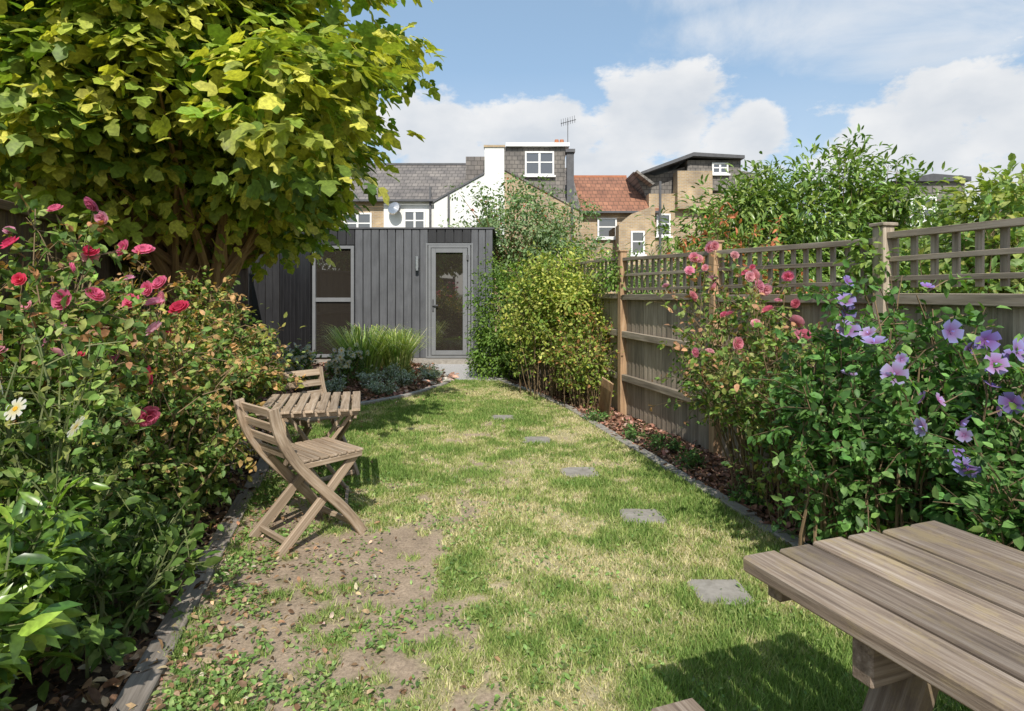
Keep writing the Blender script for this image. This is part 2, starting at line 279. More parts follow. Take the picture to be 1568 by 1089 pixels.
d2=M('ADD',M('MULTIPLY',wis,.4),M('MULTIPLY',M('SUBTRACT',n2.outputs[0],.5),2.1)); mr2=N_.new('ShaderNodeMapRange'); mr2.interpolation_type='SMOOTHSTEP'; mr2.inputs[1].default_value=-.1; mr2.inputs[2].default_value=.8; mr2.inputs[4].default_value=.7; L.new(d2,mr2.inputs[0])
haze=N_.new('ShaderNodeMapRange'); haze.inputs[1].default_value=.35; haze.inputs[2].default_value=.02; haze.inputs[4].default_value=.5; L.new(elv,haze.inputs[0])
fac=M('MAXIMUM',M('MAXIMUM',mr.outputs[0],mr2.outputs[0]),haze.outputs[0],clamp=True)
sh=N_.new('ShaderNodeMapRange'); sh.inputs[1].default_value=-.3; sh.inputs[2].default_value=.8; sh.inputs[3].default_value=1; sh.inputs[4].default_value=0; 
mp3=N_.new('ShaderNodeMapping'); mp3.inputs['Location'].default_value=(0,0,.06); mp3.inputs['Scale'].default_value=(1,1,1.7); L.new(tc.outputs['Generated'],mp3.inputs[0])
n3=N_.new('ShaderNodeTexNoise'); n3.inputs['Scale'].default_value=9; n3.inputs['Detail'].default_value=7; L.new(mp3.outputs[0],n3.inputs[0])
L.new(M('ADD',M('MULTIPLY',cum,.45),M('MULTIPLY',M('SUBTRACT',n3.outputs[0],.5),2.4)),sh.inputs[0])
cr=N_.new('ShaderNodeValToRGB'); cr.color_ramp.elements[0].color=(4.4,4.7,5.1,1); cr.color_ramp.elements[1].color=(6.2,6.2,6.2,1); L.new(sh.outputs[0],cr.inputs[0])
pale=N_.new('ShaderNodeMix'); pale.data_type='RGBA'; pale.inputs[0].default_value=.38; L.new(sky.outputs[0],pale.inputs[6]); pale.inputs[7].default_value=(3.3,4.9,6.4,1)
mx=N_.new('ShaderNodeMix'); mx.data_type='RGBA'; L.new(fac,mx.inputs[0]); L.new(pale.outputs[2],mx.inputs[6]); L.new(cr.outputs[0],mx.inputs[7]); L.new(mx.outputs[2],bg.inputs[0]); bg.inputs[1].default_value=.15
sl=bpy.data.lights.new('sun','SUN'); sl.energy=5.0; sl.angle=R(.5); sl.color=(1,.95,.87); so=bpy.data.objects.new('sun',sl); col.objects.link(so)
so.rotation_euler=Vector((-.05,1.05,-1)).to_track_quat('-Z','Y').to_euler(); so.location=(1,-10,12)
S.view_settings.view_transform='Standard'; S.view_settings.look='None'; S.view_settings.exposure=0
cd=bpy.data.cameras.new('camera'); cam=bpy.data.objects.new('camera',cd); col.objects.link(cam); cam.location=(0,0,1.35); cam.rotation_euler=(R(90),0,0)
cd.lens=21.4; cd.sensor_width=36; cd.shift_y=-.06; cd.clip_end=3000; cd.clip_start=.05; S.camera=cam
# ---------------------------------------------------------------- ground & lawn
GM=m_noise('rough_ground',(.06,.07,.025),(.14,.13,.06),.8,.95,.3)
rawmesh('ground',[(-1500,-1500,-.03),(1500,-1500,-.03),(1500,1500,-.03),(-1500,1500,-.03)],[(0,1,2,3)],[GM])
def fx_r(D): return 3.018-.26*D
def fx_l(D): return -2.25-.26*D
rawmesh('flower_bed_soil',[(-6,-3,0),(6,-3,0),(3,13.5,0),(-6,13.5,0)],[(0,1,2,3)],[SOIL])
LD=[-2,0,1.97,4.66,6,6.7,7.19,7.77,8.86,9.25]; LX=[-.2,-.68,-1.18,-1.87,-2.3,-2.15,-1.8,-1.37,-.94,-.92]
RD=[-2,0,3.35,4.34,5.35,7,8.2,9.25]; RX=[2.6,2.15,1.425,1.215,.98,.645,.25,-.2]
lx=lambda D:np.interp(D,LD,LX); rx_=lambda D:np.interp(D,RD,RX)
slabs=[(-.1,6.55,.13),(.23,5.54,.13),(.507,4.54,.135),(.776,3.64,.13),(.93,2.72,.125)]
def lawn_masks(x,y):
    n=vnoise(x*1.1+20,y*1.1+9,1,5); n2=vnoise(x*4+5,y*4+2,2,5); n3=vnoise(x*12,y*12,3,4)
    e=np.exp(-(((x+.72+.2*(y-3))/.5)**2+((y-3.0)/.85)**2)); e2=np.exp(-((x-lx(y)-.08)/.32)**2)*sstep(6.5,4.5,y)
    e3=np.exp(-(((x+.25)/.35)**2+((y-4.6)/1.2)**2))*.45+np.exp(-(((x+.05)/.3)**2+((y-6.4)/.7)**2))*.5+np.exp(-(((x+.5)/.55)**2+((y-2.1)/.5)**2))*.4
    bare=sstep(.36,.86,1.0*e+.66*e2+e3+(n2-.5)*1.6+(n3-.5)*1.1)
    dry=sstep(.4,.68,n*.36+n2*.38+n3*.26+.06*np.exp(-((x-.35)/.8)**2))
    return bare,dry,n3
D=np.linspace(-2,9.25,520); s=np.linspace(0,1,190); DD,SS=np.meshgrid(D,s,indexing='ij'); XX=lx(DD)+(rx_(DD)-lx(DD))*SS
bare,dry,n3=lawn_masks(XX,DD); ZZ=.018+.02*(vnoise(XX*2,DD*2,5,4)-.5)
G1=np.array([.2,.215,.085]);G2=np.array([.42,.37,.22]);G3=np.array([.32,.245,.175])
C=G1*(1-dry[...,None])+G2*dry[...,None]; C=C*(1-bare[...,None])+G3*bare[...,None]; C=C*(.65+.7*n3[...,None])
V=np.stack([XX,DD,ZZ],-1).reshape(-1,3); i=np.arange(519)[:,None]*190+np.arange(189)[None]; F=np.stack([i,i+1,i+191,i+190],-1).reshape(-1,4)
m,nt,p,L=newmat('lawn'); a=nt.nodes.new('ShaderNodeAttribute'); a.attribute_name='Col'; tc=nt.nodes.new('ShaderNodeTexCoord'); n=nt.nodes.new('ShaderNodeTexNoise'); n.inputs['Scale'].default_value=70; n.inputs['Detail'].default_value=8; n.inputs['Roughness'].default_value=.75; L.new(tc.outputs['Object'],n.inputs[0])
r=ramp(nt,[(.3,(.5,.5,.5)),(.7,(1.4,1.4,1.4))]); L.new(n.outputs[0],r.inputs[0]); g=nt.nodes.new('ShaderNodeMix'); g.data_type='RGBA'; g.blend_type='MULTIPLY'; g.inputs[0].default_value=1; L.new(a.outputs[0],g.inputs[6]); L.new(r.outputs[0],g.inputs[7]); L.new(g.outputs[2],p.inputs['Base Color']); p.inputs['Roughness'].default_value=.95; p.inputs['Specular IOR Level'].default_value=.1
b=nt.nodes.new('ShaderNodeBump'); b.inputs['Distance'].default_value=.01; b.inputs['Strength'].default_value=.5; L.new(n.outputs[0],b.inputs['Height']); L.new(b.outputs[0],p.inputs['Normal'])
lawn=group('lawn'); rawmesh('turf',V,F,[m],lawn,{'Col':C.reshape(-1,3)},smooth=True)
def grass(nb):
    y=1.5*(9.3/1.5)**rng.random(nb); x=lx(y)+(rx_(y)-lx(y))*(rng.random(nb)*1.02-.01); ba,dr,_=lawn_masks(x,y)
    k=rng.random(nb)>ba*.95+dr*.3
    for sx,sy,q in slabs: k&=~((np.abs(x-sx)<q*.85)&(np.abs(y-sy)<q*.8))
    x=x[k];y=y[k];dr=dr[k];n=len(x); h=(.009+.018*rng.random(n))*(1+.6*(1-dr)); wd=.0013+.0009*y
    a=rng.random(n)*6.283; u=np.stack([np.cos(a),np.sin(a),0*a],1); ln=rng.normal(size=(n,3))*.65; ln[:,2]=1; ln=norm(ln)
    b0=np.stack([x,y,np.full(n,.014)],1); V=np.stack([b0-u*wd[:,None],b0+u*wd[:,None],b0+ln*h[:,None]*1.3],1).reshape(-1,3)
    c1=np.array([.2,.3,.075]);c2=np.array([.35,.4,.14]);c3=np.array([.57,.51,.31]); q=rng.random(n); t=dr*.8+q*.5-.12
    c=np.where((t<.33)[:,None],c1,np.where((t<.7)[:,None],c2,c3))*(.65+.65*rng.random((n,1)))
    rawmesh('grass_blades',V,np.arange(3*n).reshape(-1,3),[GRASS],lawn,{'Col':np.repeat(c,3,0)})
grass(370000)
def scatter(name,T,n,fx,z,sz,pal,mat,parent,tilt=.35,jit=.2):
    x,y=fx(n); n=len(x); P=np.stack([x,y,z+rng.random(n)*.02],1); a=rng.random(n)*6.283
    X=np.stack([np.cos(a),np.sin(a),rng.normal(size=n)*tilt],1); Nn=np.array([0,0,1])+rng.normal(size=(n,3))*tilt
    inst(name,T,P,X,Nn,sz*(.5+rng.random(n)),pick(pal,n,jit).clip(.01,1),mat,parent)
def weedf(n):
    y=1.4*(4.5/1.4)**rng.random(n); x=lx(y)+.02+np.abs(rng.normal(size=n))*.7; k=(vnoise(x*6,y*6,11,4)>.46+.1*rng.random(n))&(x<rx_(y))&(((x+.75)/.42)**2+((y-3.05)/.65)**2>1); return x[k],y[k]
scatter('clover_and_weeds',OV,20000,weedf,.02,.021,[((.18,.29,.08),2),((.3,.41,.13),1)],LEAF,lawn,.5)
def weed2(n):
    y=1.5*(9/1.5)**rng.random(n); x=lx(y)+(rx_(y)-lx(y))*rng.random(n); k=(vnoise(x*6+3,y*6,12,4)>.5+.14*rng.random(n)); return x[k],y[k]
scatter('lawn_weeds',OV,17000,weed2,.02,.018,[((.18,.29,.08),2),((.3,.38,.13),1)],LEAF,lawn,.5)
def fallf(n):
    y=1.5*(9/1.5)**rng.random(n); x=lx(y)+np.abs(rng.normal(size=n))*.42; k=x<rx_(y); return x[k],y[k]
BR=[((.3,.18,.1),3),((.45,.32,.19),2),((.16,.1,.06),2),((.6,.5,.36),.5)]
scatter('fallen_leaves',OV,1700,fallf,.026,.026,BR,LITTER,lawn,.4)
for sx,sy,q in slabs:
    mb=MB(); pts=[(sx+q*1.05*math.copysign(abs(math.cos(t))**.45,math.cos(t))*(.88+.16*rng.random()),sy+q*.95*math.copysign(abs(math.sin(t))**.45,math.sin(t))*(.88+.16*rng.random())) for t in np.linspace(0,2*math.pi,15)[:-1]]
    mb.vprism(pts,0,.027); mb.build('stepping_stone',[STONE],None,.003)
# beds litter
bed=group('bed_litter')
def lbed(n):
    y=1+rng.random(n)*6.5; x=lx(y)-.03-rng.random(n)**1.3*1.3; return x,y
scatter('leaf_litter',OV,9000,lbed,.01,.045,BR+[((.07,.045,.03),3)],LITTER,bed,.5)
def rbed(n):
    y=1.5+rng.random(n)*7.5; x=rx_(y)+.04+rng.random(n)*.8; k=x<fx_r(y)-.02; return x[k],y[k]
RB=[((.38,.2,.14),3),((.26,.14,.09),3),((.5,.33,.25),1.5),((.1,.06,.04),2)]
scatter('bark_chips',OV,14000,rbed,.012,.042,RB,LITTER,bed,.5)
def sbed(n):
    y=5.8+rng.random(n)*6; x=-4.3+rng.random(n)*3.6; k=(x<np.interp(y,[5.8,9.3,11.7],[0,-.95,-1.5]))&((y>9.2)|(x<lx(y)-.05)); return x[k],y[k]
scatter('bark_mulch',OV,16000,sbed,.012,.06,RB,LITTER,bed,.5)
# edging
def edging(name,pts,wd,h,mat,seg=.9,gap=.01):
    mb=MB(); P=np.array(pts,float); d=np.r_[0,np.cumsum(np.linalg.norm(np.diff(P,axis=0),axis=1))]; t=0
    while t<d[-1]-.05:
        e=min(t+seg,d[-1]); a=[np.interp(t,d,P[:,0]),np.interp(t,d,P[:,1])]; b=[np.interp(e-gap,d,P[:,0]),np.interp(e-gap,d,P[:,1])]
        z=h/2-.01+rng.normal()*.003; jx=rng.normal()*wd*.07; mb.beam((a[0]+jx,a[1],z),(b[0]+jx*.3,b[1],z+rng.normal()*.003),wd,h); t=e
    mb.build(name,[mat],None,.004)
edging('timber_edging',[(x-.05,y) for x,y in zip(LX[:4],LD[:4])]+[(-2.05,5.2)],.1,.05,EDGE,.9)
edging('stone_edging',[(x-.03,y) for x,y in zip(LX[4:],LD[4:])],.08,.07,STONE,.3)
edging('brick_edging',[(x+.05,y) for x,y in zip(RX,RD)],.085,.05,STONE,.24)
mb=MB(); mb.vprism([(-1.0,9.2),(-.15,9.25),(-.05,9.7),(-.3,11.55),(-1.75,11.55),(-1.35,10.4)],0,.035); mb.build('gravel_path',[GRAVEL])
# ---------------------------------------------------------------- fences
def fence(name,fx,Ds,mats,trellis=True,skew=-.26,side=-1,top=1.36):
    g=group(name,(fx(Ds[0]),Ds[0],0)); u=norm(np.array([skew,1,0])); Rm=np.stack([u,np.cross([0,0,1],u),[0,0,1]],1)
    inn=np.cross([0,0,1],u)*1.0
    inn=inn if side<0 else -inn
    drop=lambda d:float(np.interp(d,[3.4,6.8],[.09,0]))
    b=MB();r=MB();ps=MB();pg=MB();t=MB()
    for a,c in zip(Ds[:-1],Ds[1:]):
        A=np.array([fx(a),a,0]);B=np.array([fx(c),c,0]); ln=np.linalg.norm(B-A); tr=rng.normal()*.008; da=drop(a);dc=drop(c)
        n=int(ln/.095)
        for i in range(n):
            s_=(i+.5)*ln/n; cpt=A+u*s_; ang=.09; Rb=Rm@np.array([[math.cos(ang),-math.sin(ang),0],[math.sin(ang),math.cos(ang),0],[0,0,1]])
            b.box(cpt-inn*.02+np.array([0,0,top/2+rng.normal()*.004]),(.108,.014,top-.03),Rb)
        for z,hh in((.42,.07),(.9,.07),(top-.04,.06)):
            r.beam(A+u*.03+inn*.022+np.array([0,0,z+rng.normal()*.008]),B-u*.03+inn*.022+np.array([0,0,z+rng.normal()*.008]),.05,hh)
        if trellis:
            for z,hh,tt,kf in((1.75+tr,.035,.05,1),(1.585+tr,.028,.022,.5),(1.42+tr,.028,.022,0)):
                t.beam(A+u*.04+inn*.012+np.array([0,0,z-da*kf]),B-u*.04+inn*.012+np.array([0,0,z-dc*kf+rng.normal()*.006]),tt,hh)
            m_=int(ln/.125)
            for i in range(m_+1):
                s_=.05+i*(ln-.1)/m_; dd=da+(dc-da)*i/m_; t.box(A+u*s_-inn*.012+np.array([0,0,1.56+tr-dd/2]),(.036,.018,.37-dd),Rm)
    for a in Ds:
        A=np.array([fx(a),a,0]); hp=(1.82-drop(a)) if trellis else top+.06; q=ps if a>4 else pg
        q.box(A+inn*.02+np.array([0,0,hp/2]),(.078,.078,hp),Rm); q.box(A+inn*.02+np.array([0,0,hp+.01]),(.105,.105,.02),Rm)
    b.build('boards',[mats[0]],g); r.build('rails',[mats[0]],g,.004); ps.build('posts',[mats[1]],g,.004)
    if pg.v: pg.build('old_posts',[mats[0]],g,.004)
    if trellis: t.build('trellis',[mats[0]],g,.002)
    return g
fence('trellis_fence',fx_r,[1.0,1.75,3.45,5.05,6.8,8.5,10.2,11.6],(FENCE,POST))
fence('boundary_fence',fx_l,[0,1.8,3.6,5.4,7.2,9,10.8,12.6],(DARKF,DARKF),False,-.26,1,1.95)
mb=MB()
for i in range(14): mb.bb(-6.9+i*.152,-6.755+i*.152,12.9+.01*(i%2),12.94+.01*(i%2),0,2.35)
mb.bb(-6.9,-4.78,12.95,13.0,.4,.5); mb.bb(-6.9,-4.78,12.95,13.0,1.7,1.8); mb.build('black_side_fence',[BLACK],None,.003)
mb=MB()
for i in range(9):
    mb.beam((.99+i*.004,6.95-i*.06,.02),(.99+i*.004,6.95-i*.06-.3,.44),.02,.012,(1,0,0)); 
mb.build('lattice_panel',[POST])
# ---------------------------------------------------------------- garden studio
g=group('garden_studio',(-2.2,11.75,0)); Y=11.75; body=MB()
body.vprism([(-3.86,Y+.03),(-.4,Y+.03),(-.4,14.2),(-4.75,14.2),(-4.72,12.55)],.0,2.56); body.build('walls',[BLACK],g)
cl=MB()
def clad(x0,x1,z0,z1,mi=0):
    n=max(1,round((x1-x0)/.152)); wd=(x1-x0)/n
    for i in range(n): cl.bb(x0+i*wd+.008,x0+(i+1)*wd-.008,Y-.012+.004*(i%2),Y+.028,z0,z1,mi)
clad(-3.03,-1.62,.12,2.6); clad(-.79,-.37,.12,2.6); clad(-3.86,-3.03,2.3,2.6,1); clad(-1.62,-.79,2.34,2.6,1)
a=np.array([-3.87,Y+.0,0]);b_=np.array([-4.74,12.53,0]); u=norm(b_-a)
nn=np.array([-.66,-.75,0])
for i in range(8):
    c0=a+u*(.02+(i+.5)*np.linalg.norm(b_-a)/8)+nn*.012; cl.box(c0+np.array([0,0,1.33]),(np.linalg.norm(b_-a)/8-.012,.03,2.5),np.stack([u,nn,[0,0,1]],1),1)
cl.build('cladding',[CLAD,BLACK],g,.003)
rf=MB(); rf.vprism([(-3.9,Y-.03),(-.34,Y-.03),(-.34,14.3),(-4.8,14.3),(-4.8,12.55)],2.605,2.635); rf.bb(-1.7,-.7,Y-.32,Y-.02,0,.11,1); rf.bb(-3.9,-.36,Y-.008,Y+.02,.0,.115,1); rf.build('roof_and_plinth',[LEAD,STONE],g)
wn=MB()
def frame(mb,x0,x1,z0,z1,y,t,d,mi=0):
    mb.bb(x0,x0+t,y-d,y,z0,z1,mi);mb.bb(x1-t,x1,y-d,y,z0,z1,mi);mb.bb(x0+t,x1-t,y-d,y,z1-t,z1,mi);mb.bb(x0+t,x1-t,y-d,y,z0,z0+t,mi)
frame(wn,-3.84,-3.04,.13,2.28,Y+.02,.06,.07); wn.bb(-3.78,-3.10,Y-.045,Y+.02,1.2,1.28,0); wn.bb(-3.78,-3.10,Y-.01,Y+.0,.19,2.22,1)
frame(wn,-1.61,-.80,.12,2.29,Y+.02,.05,.07); frame(wn,-1.55,-.86,.18,2.23,Y-.01,.085,.055); wn.bb(-1.465,-.945,Y-.035,Y-.025,.265,2.145,1)
wn.bb(-1.53,-1.5,Y-.085,Y-.065,1.02,1.25,2); wn.bb(-1.53,-1.42,Y-.11,Y-.09,1.12,1.145,2)
for z in(.4,1.1,2.0): wn.bb(-.87,-.835,Y-.09,Y-.06,z,z+.1,2)
frame(wn,-1.66,-.75,.12,2.33,Y+.0,.035,.03,0)
wn.build('window_and_door',[FRAME,GLASS,LEAD],g,.003)
lm=MB(); lm.bb(-1.86,-1.79,Y-.07,Y-.012,1.86,2.04); lm.tube([(-1.825,Y-.09,1.8),(-1.825,Y-.09,2.07)],.035,10); lm.build('wall_light',[STEEL],g)
# ---------------------------------------------------------------- houses
def window(mb,x0,x1,z0,z1,y,fm,gm,mull=1):
    mb.bb(x0+.05,x1-.05,y-.03,y-.012,z0+.05,z1-.05,gm); frame(mb,x0,x1,z0,z1,y,.08,.1,fm)
    for i in range(mull):
        xx=x0+(x1-x0)*(i+1)/(mull+1); mb.bb(xx-.05,xx+.05,y-.08,y-.005,z0+.08,z1-.08,fm)
    zz=z0+(z1-z0)*.55; mb.bb(x0+.08,x1-.08,y-.075,y-.004,zz-.03,zz+.03,fm); mb.bb(x0-.08,x1+.08,y-.16,y-.0,z0-.09,z0-.003,fm)
HM=[BRICKY,SLATE,WHITE,GLASS,LEAD,TILEG,REDT,TERRA,RENDERW,STEEL]
g=group('slate_roof_terraced_house',(-5,30,0)); mb=MB()
mb.bb(-12,-1.9,30,36,0,6.0,0); mb.bb(-6.3,-3.0,29.9,30.0,0,5.98,8)
mb.add([(-12.2,29.7,5.95),(-1.85,29.7,5.95),(-1.85,33,8.35),(-12.2,33,8.35),(-12.2,36.3,5.95),(-1.85,36.3,5.95)],[(0,1,2,3),(3,2,5,4),(1,5,2),(0,3,4)],1)
mb.bb(-12.2,-1.85,32.93,33.07,8.34,8.44,4); mb.bb(-12,-1.9,29.55,29.68,5.86,5.96,4)
window(mb,-5.3,-4.25,4.35,5.45,29.9,2,3); window(mb,-8.3,-6.9,4.2,5.35,30,2,3); 
mb.bb(-4.05,-3.95,29.75,29.85,0,6.6,4); mb.tube([(-5.7,29.7,5.4),(-5.7,29.5,5.55)],[.02,.02],5,9); mb.tube([(-5.7,29.5,5.5),(-5.72,29.42,5.52),(-5.74,29.38,5.54)],[.34,.3,.05],14,9)
mb.build('house',HM,g)
g=group('white_rendered_house',(-1,28,0)); mb=MB()
mb.prism([(-3.58,0),(-.35,0),(-.35,5.55),(-.36,8.1),(-1.26,8.1),(-1.26,6.85),(-3.58,5.55)],28,28.35,8)
mb.prism([(-1.3,8.1),(-.32,8.1),(-.32,8.2),(-1.3,8.2)],27.95,28.5,0)
mb.prism([(-.35,0),(3.25,0),(3.25,5.1),(-.35,7.05)],28,28.3,0); mb.prism([(-.35,7.05),(3.3,5.08),(3.3,5.16),(-.35,7.14)],27.93,28.37,5)
mb.prism([(-3.62,5.55),(-1.27,6.86),(-1.27,6.95),(-3.62,5.64)],27.93,28.37,4)
mb.bb(-1.2,2.55,29.3,33,4,8.42,5); mb.bb(-.3,2.75,29.1,33.1,8.42,8.6,2)
mb.bb(-2.2,-1.3,29,33,5,7.9,1)
mb.add([(-3.5,28.4,5.3),(3.2,28.4,5.3),(3.2,33,8.2),(-3.5,33,8.2)],[(0,1,2,3)],1)
window(mb,.62,2.02,7.05,8.2,29.3,2,3,1); mb.bb(2.62,2.95,29.0,29.4,4,8.2,4); mb.bb(2.55,3.0,28.9,29.5,8.1,8.25,4)
for xx in(2.2,2.45): mb.tube([(xx,30,8.6),(xx,30,8.95)],[.13,.1],8,7)
mb.bb(2.05,2.6,29.8,30.2,8.0,8.62,0); window(mb,-1.6,-.8,3.9,4.9,28,2,3,1); mb.bb(2.7,2.8,27.8,27.9,0,5.4,4)
mb.bb(-2.95,-2.85,27.85,27.95,0,5.9,4); mb.build('house',HM,g)
mb=MB(); ax,az_=2.75,8.6
mb.tube([(ax,30,az_),(ax,30,10.0)],.02,5); mb.tube([(ax-.35,30,9.75),(ax+.4,30,9.95)],.015,4)
for i in range(7): xx=ax-.32+i*.11; mb.tube([(xx,29.85,9.75+i*.03+.0),(xx,29.95,9.6+i*.03),(xx,30.1,10.0+i*.03)],.01,4)
mb.build('tv_aerial',[LEAD])
g=group('red_tile_roof_house',(4,30,0)); mb=MB()
mb.bb(3.1,6.6,30,36,0,5.45,0); mb.add([(3.0,29.7,5.4),(7.3,29.7,5.4),(6.2,33,7.7),(3.0,33,7.7)],[(0,1,2,3)],6); mb.bb(3.0,6.2,32.95,33.05,7.67,7.78,7)
mb.bb(2.95,7.3,29.58,29.69,5.3,5.4,4); window(mb,4.2,5.15,4.1,5.1,30,2,3,0); mb.prism([(5.0,0),(6.7,0),(6.7,5.5),(5.6,5.1),(5.0,4.6)],28.5,29.4,0)
mb.bb(6.85,6.95,28.3,28.4,0,6.6,4); window(mb,5.55,6.2,3.2,4.3,28.5,2,3,0)
mb.build('house',HM,g)
g=group('dormer_brick_house',(8.5,30,0)); mb=MB()
mb.bb(6.75,12.5,30,36,0,6.3,0); mb.prism([(6.1,7.5),(6.75,6.2),(7.2,6.2),(12.5,6.2),(12.5,7.4),(9.2,7.9),(7.2,7.3)],30.6,34,5)
mb.prism([(8.05,5.5),(9.75,5.5),(9.75,7.35),(8.05,7.35)],29.6,30.4,0); mb.prism([(6.05,7.35),(6.12,7.43),(7.0,6.78),(6.9,6.7)],29.8,30.5,5)
mb.prism([(6.35,7.35),(8.9,8.3),(11.4,8.15),(11.4,8.0),(8.9,8.12),(6.35,7.22)],29.8,33.5,4); mb.bb(8.7,11.35,30.2,33.5,6.5,8.0,5); window(mb,9.9,10.7,7.3,7.85,30.2,2,3,1)
window(mb,7.1,7.8,4.2,5.3,30,2,3,0); mb.build('house',HM,g)
g=group('grey_slate_house',(11,16,0)); mb=MB(); mb.bb(9.95,11.9,16,19,0,4.3,5); mb.prism([(9.9,4.3),(11.0,4.5),(12,4.42),(12,4.3)],15.9,19.2,4); window(mb,10.4,11.1,3.2,3.9,16,2,3,1); mb.build('house',HM,g)
mb=MB(); mb.bb(-14,14,19,19.3,0,2.2,0); mb.build('garden_wall',[BRICKY])
# ---------------------------------------------------------------- picnic table
A=np.array([.517,1.40,0]); e=norm(np.array([.94,.34,0])); l=norm(np.array([.34,-.94,0]))
Rt=np.stack([l,np.cross([0,0,1],l),[0,0,1]],1)
g=group('picnic_table',A+e*.32+l*.6); mb=MB(); W=.66; nb=6; bw=W/nb; Lt=1.5
for i in range(nb):
    o=rng.normal()*.005; mb.box(A+e*(bw*(i+.5)+rng.normal()*.001)+l*(Lt/2+o)+np.array([0,0,.732+rng.normal()*.0015]),(Lt,bw-.016,.036),Rt)
mb.build('table_top',[TABLE],g,.005); mb=MB()
for s_ in(.3,1.2):
    mb.beam(A+l*s_+e*.03+np.array([0,0,.668]),A+l*s_+e*.63+np.array([0,0,.668]),.045,.08)
    mb.beam(A+l*(s_+.047)+e*-.34+np.array([0,0,.385]),A+l*(s_+.047)+e*1.0+np.array([0,0,.385]),.045,.09)
    mb.beam(A+l*s_+e*.17+np.array([0,0,.66]),A+l*s_+e*-.16+np.array([0,0,.0]),.045,.095,tuple(l)); mb.beam(A+l*s_+e*.49+np.array([0,0,.66]),A+l*s_+e*.82+np.array([0,0,.0]),.045,.095,tuple(l))
mb.beam(A+l*.06+e*.05+np.array([0,0,.69]),A+l*.06+e*.61+np.array([0,0,.69]),.04,.045)
mb.build('legs',[TABLE],g,.004); mb=MB()
for oo in(-.31,-.19,.84,.96): mb.box(A+e*oo+l*(Lt/2+.02)+np.array([0,0,.45]),(Lt,.108,.036),Rt)
mb.build('bench_seats',[TABLE],g,.004)
# ---------------------------------------------------------------- bistro set
def chair(c,f,name='folding_chair'):
    f=norm(np.array([f[0],f[1],0.])); w_=np.cross([0,0,1],f); c=np.array([c[0],c[1],.02]); up=np.array([0,0,1.]); g=group(name,c); mb=MB()
    P=lambda a,b,z:c+f*a+w_*b+up*z
    ctl=np.array([(-.30,.76),(-.275,.64),(-.22,.52),(-.12,.39),(.02,.25),(.14,.12),(.22,0)]); tt=np.linspace(0,6,19)
    cx=np.interp(tt,range(7),ctl[:,0]); cz=np.interp(tt,range(7),ctl[:,1]); 
    for _ in range(2): cx[1:-1]=(cx[:-2]+cx[1:-1]+cx[2:])/3
    for b in(-.2,.2):
        mb.sweep([P(x,b,z) for x,z in zip(cx,cz)],w_,.014,.026)
        mb.sweep([P(.19,b*.8,.43),P(.0,b*.8,.235),P(-.25,b*.8,0)],w_,.013,.024); mb.beam(P(-.15,b*.93,.435),P(.22,b*.93,.44),.02,.03,tuple(up))
    for i in range(7): x=-.12+i*.054; mb.box(P(x,0,.462),(.044,.4,.014),np.stack([f,w_,up],1))
    for t in(.3,.95,1.6,2.25):
        x=np.interp(t,np.arange(19)/3,cx); z=np.interp(t,np.arange(19)/3,cz); d=norm(f*(-.32)+up*.9); mb.box(P(x+.012,0,z),(.05,.375,.012),np.stack([d,w_,np.cross(d,w_)],1))
    mb.beam(P(.2,-.19,.04),P(.2,.19,.04),.02,.03); mb.beam(P(-.2,-.15,.05),P(-.2,.15,.05),.02,.03); mb.build('frame_and_slats',[CHAIR],g,.003)
chair((-1.13,3.38),(.68,.73)); chair((-1.42,4.42),(.74,-.67))
f=norm(np.array([-.24,.97,0])); w_=np.array([f[1],-f[0],0]); c=np.array([-1.24,3.80,0]); g=group('bistro_table',c); mb=MB(); Rr=np.stack([f,-w_,[0,0,1]],1)
for i in range(9): mb.box(c+w_*(-.26+i*.065)+np.array([0,0,.675]),(.66,.05,.016),Rr)
for s_ in(-.28,.28): mb.box(c+f*s_+np.array([0,0,.653]),(.03,.55,.028),Rr)
for s_ in(-1,1):
    mb.beam(c+w_*-.24+f*s_*.22+np.array([0,0,.64]),c+w_*.22+f*s_*.22+np.array([0,0,.02]),.02,.04,tuple(f)); mb.beam(c+w_*.24+f*s_*.19+np.array([0,0,.64]),c+w_*-.22+f*s_*.19+np.array([0,0,.02]),.02,.04,tuple(f))
mb.beam(c+w_*-.2+f*.21+np.array([0,0,.06]),c+w_*-.2-f*.21+np.array([0,0,.06]),.02,.03);mb.beam(c+w_*.2+f*.21+np.array([0,0,.06]),c+w_*.2-f*.21+np.array([0,0,.06]),.02,.03)
mb.build('top_and_legs',[CHAIR],g,.003)
# ---------------------------------------------------------------- planting
TP=[((.16,.25,.04),3),((.26,.35,.05),3),((.42,.45,.07),3),((.1,.17,.035),2)]
crown('large_leaved_tree',[(-2.85,5.2,3.3,1.75,1.3,1.3),(-3.9,6.5,2.95,1.5,1.2,1.15),(-4.6,5.0,3.75,1.8,1.3,1.3),(-2.3,5.5,2.75,1.0,.85,.9),(-1.55,4.15,2.7,.6,.5,.6),(-2.6,4.4,3.5,1.0,.8,.8),(-3.3,4.6,2.8,1.0,.7,.55),(-2.7,6.6,2.25,.8,.6,.5)],2050,25,.13,TP,LOBE,.3,.3,(-3.15,6.3,0),.1,5,LEAF,((.52,.5,.09),.3),.5,150,.5,.2)
G=[((.08,.14,.03),3),((.12,.2,.045),3),((.18,.26,.065),1.5)]
RG=[((.13,.23,.05),3),((.22,.31,.075),3),((.33,.37,.11),2),((.08,.14,.035),2)]
PK=[((.93,.24,.4),3),((.93,.45,.56),2),((.85,.1,.22),1.2)]
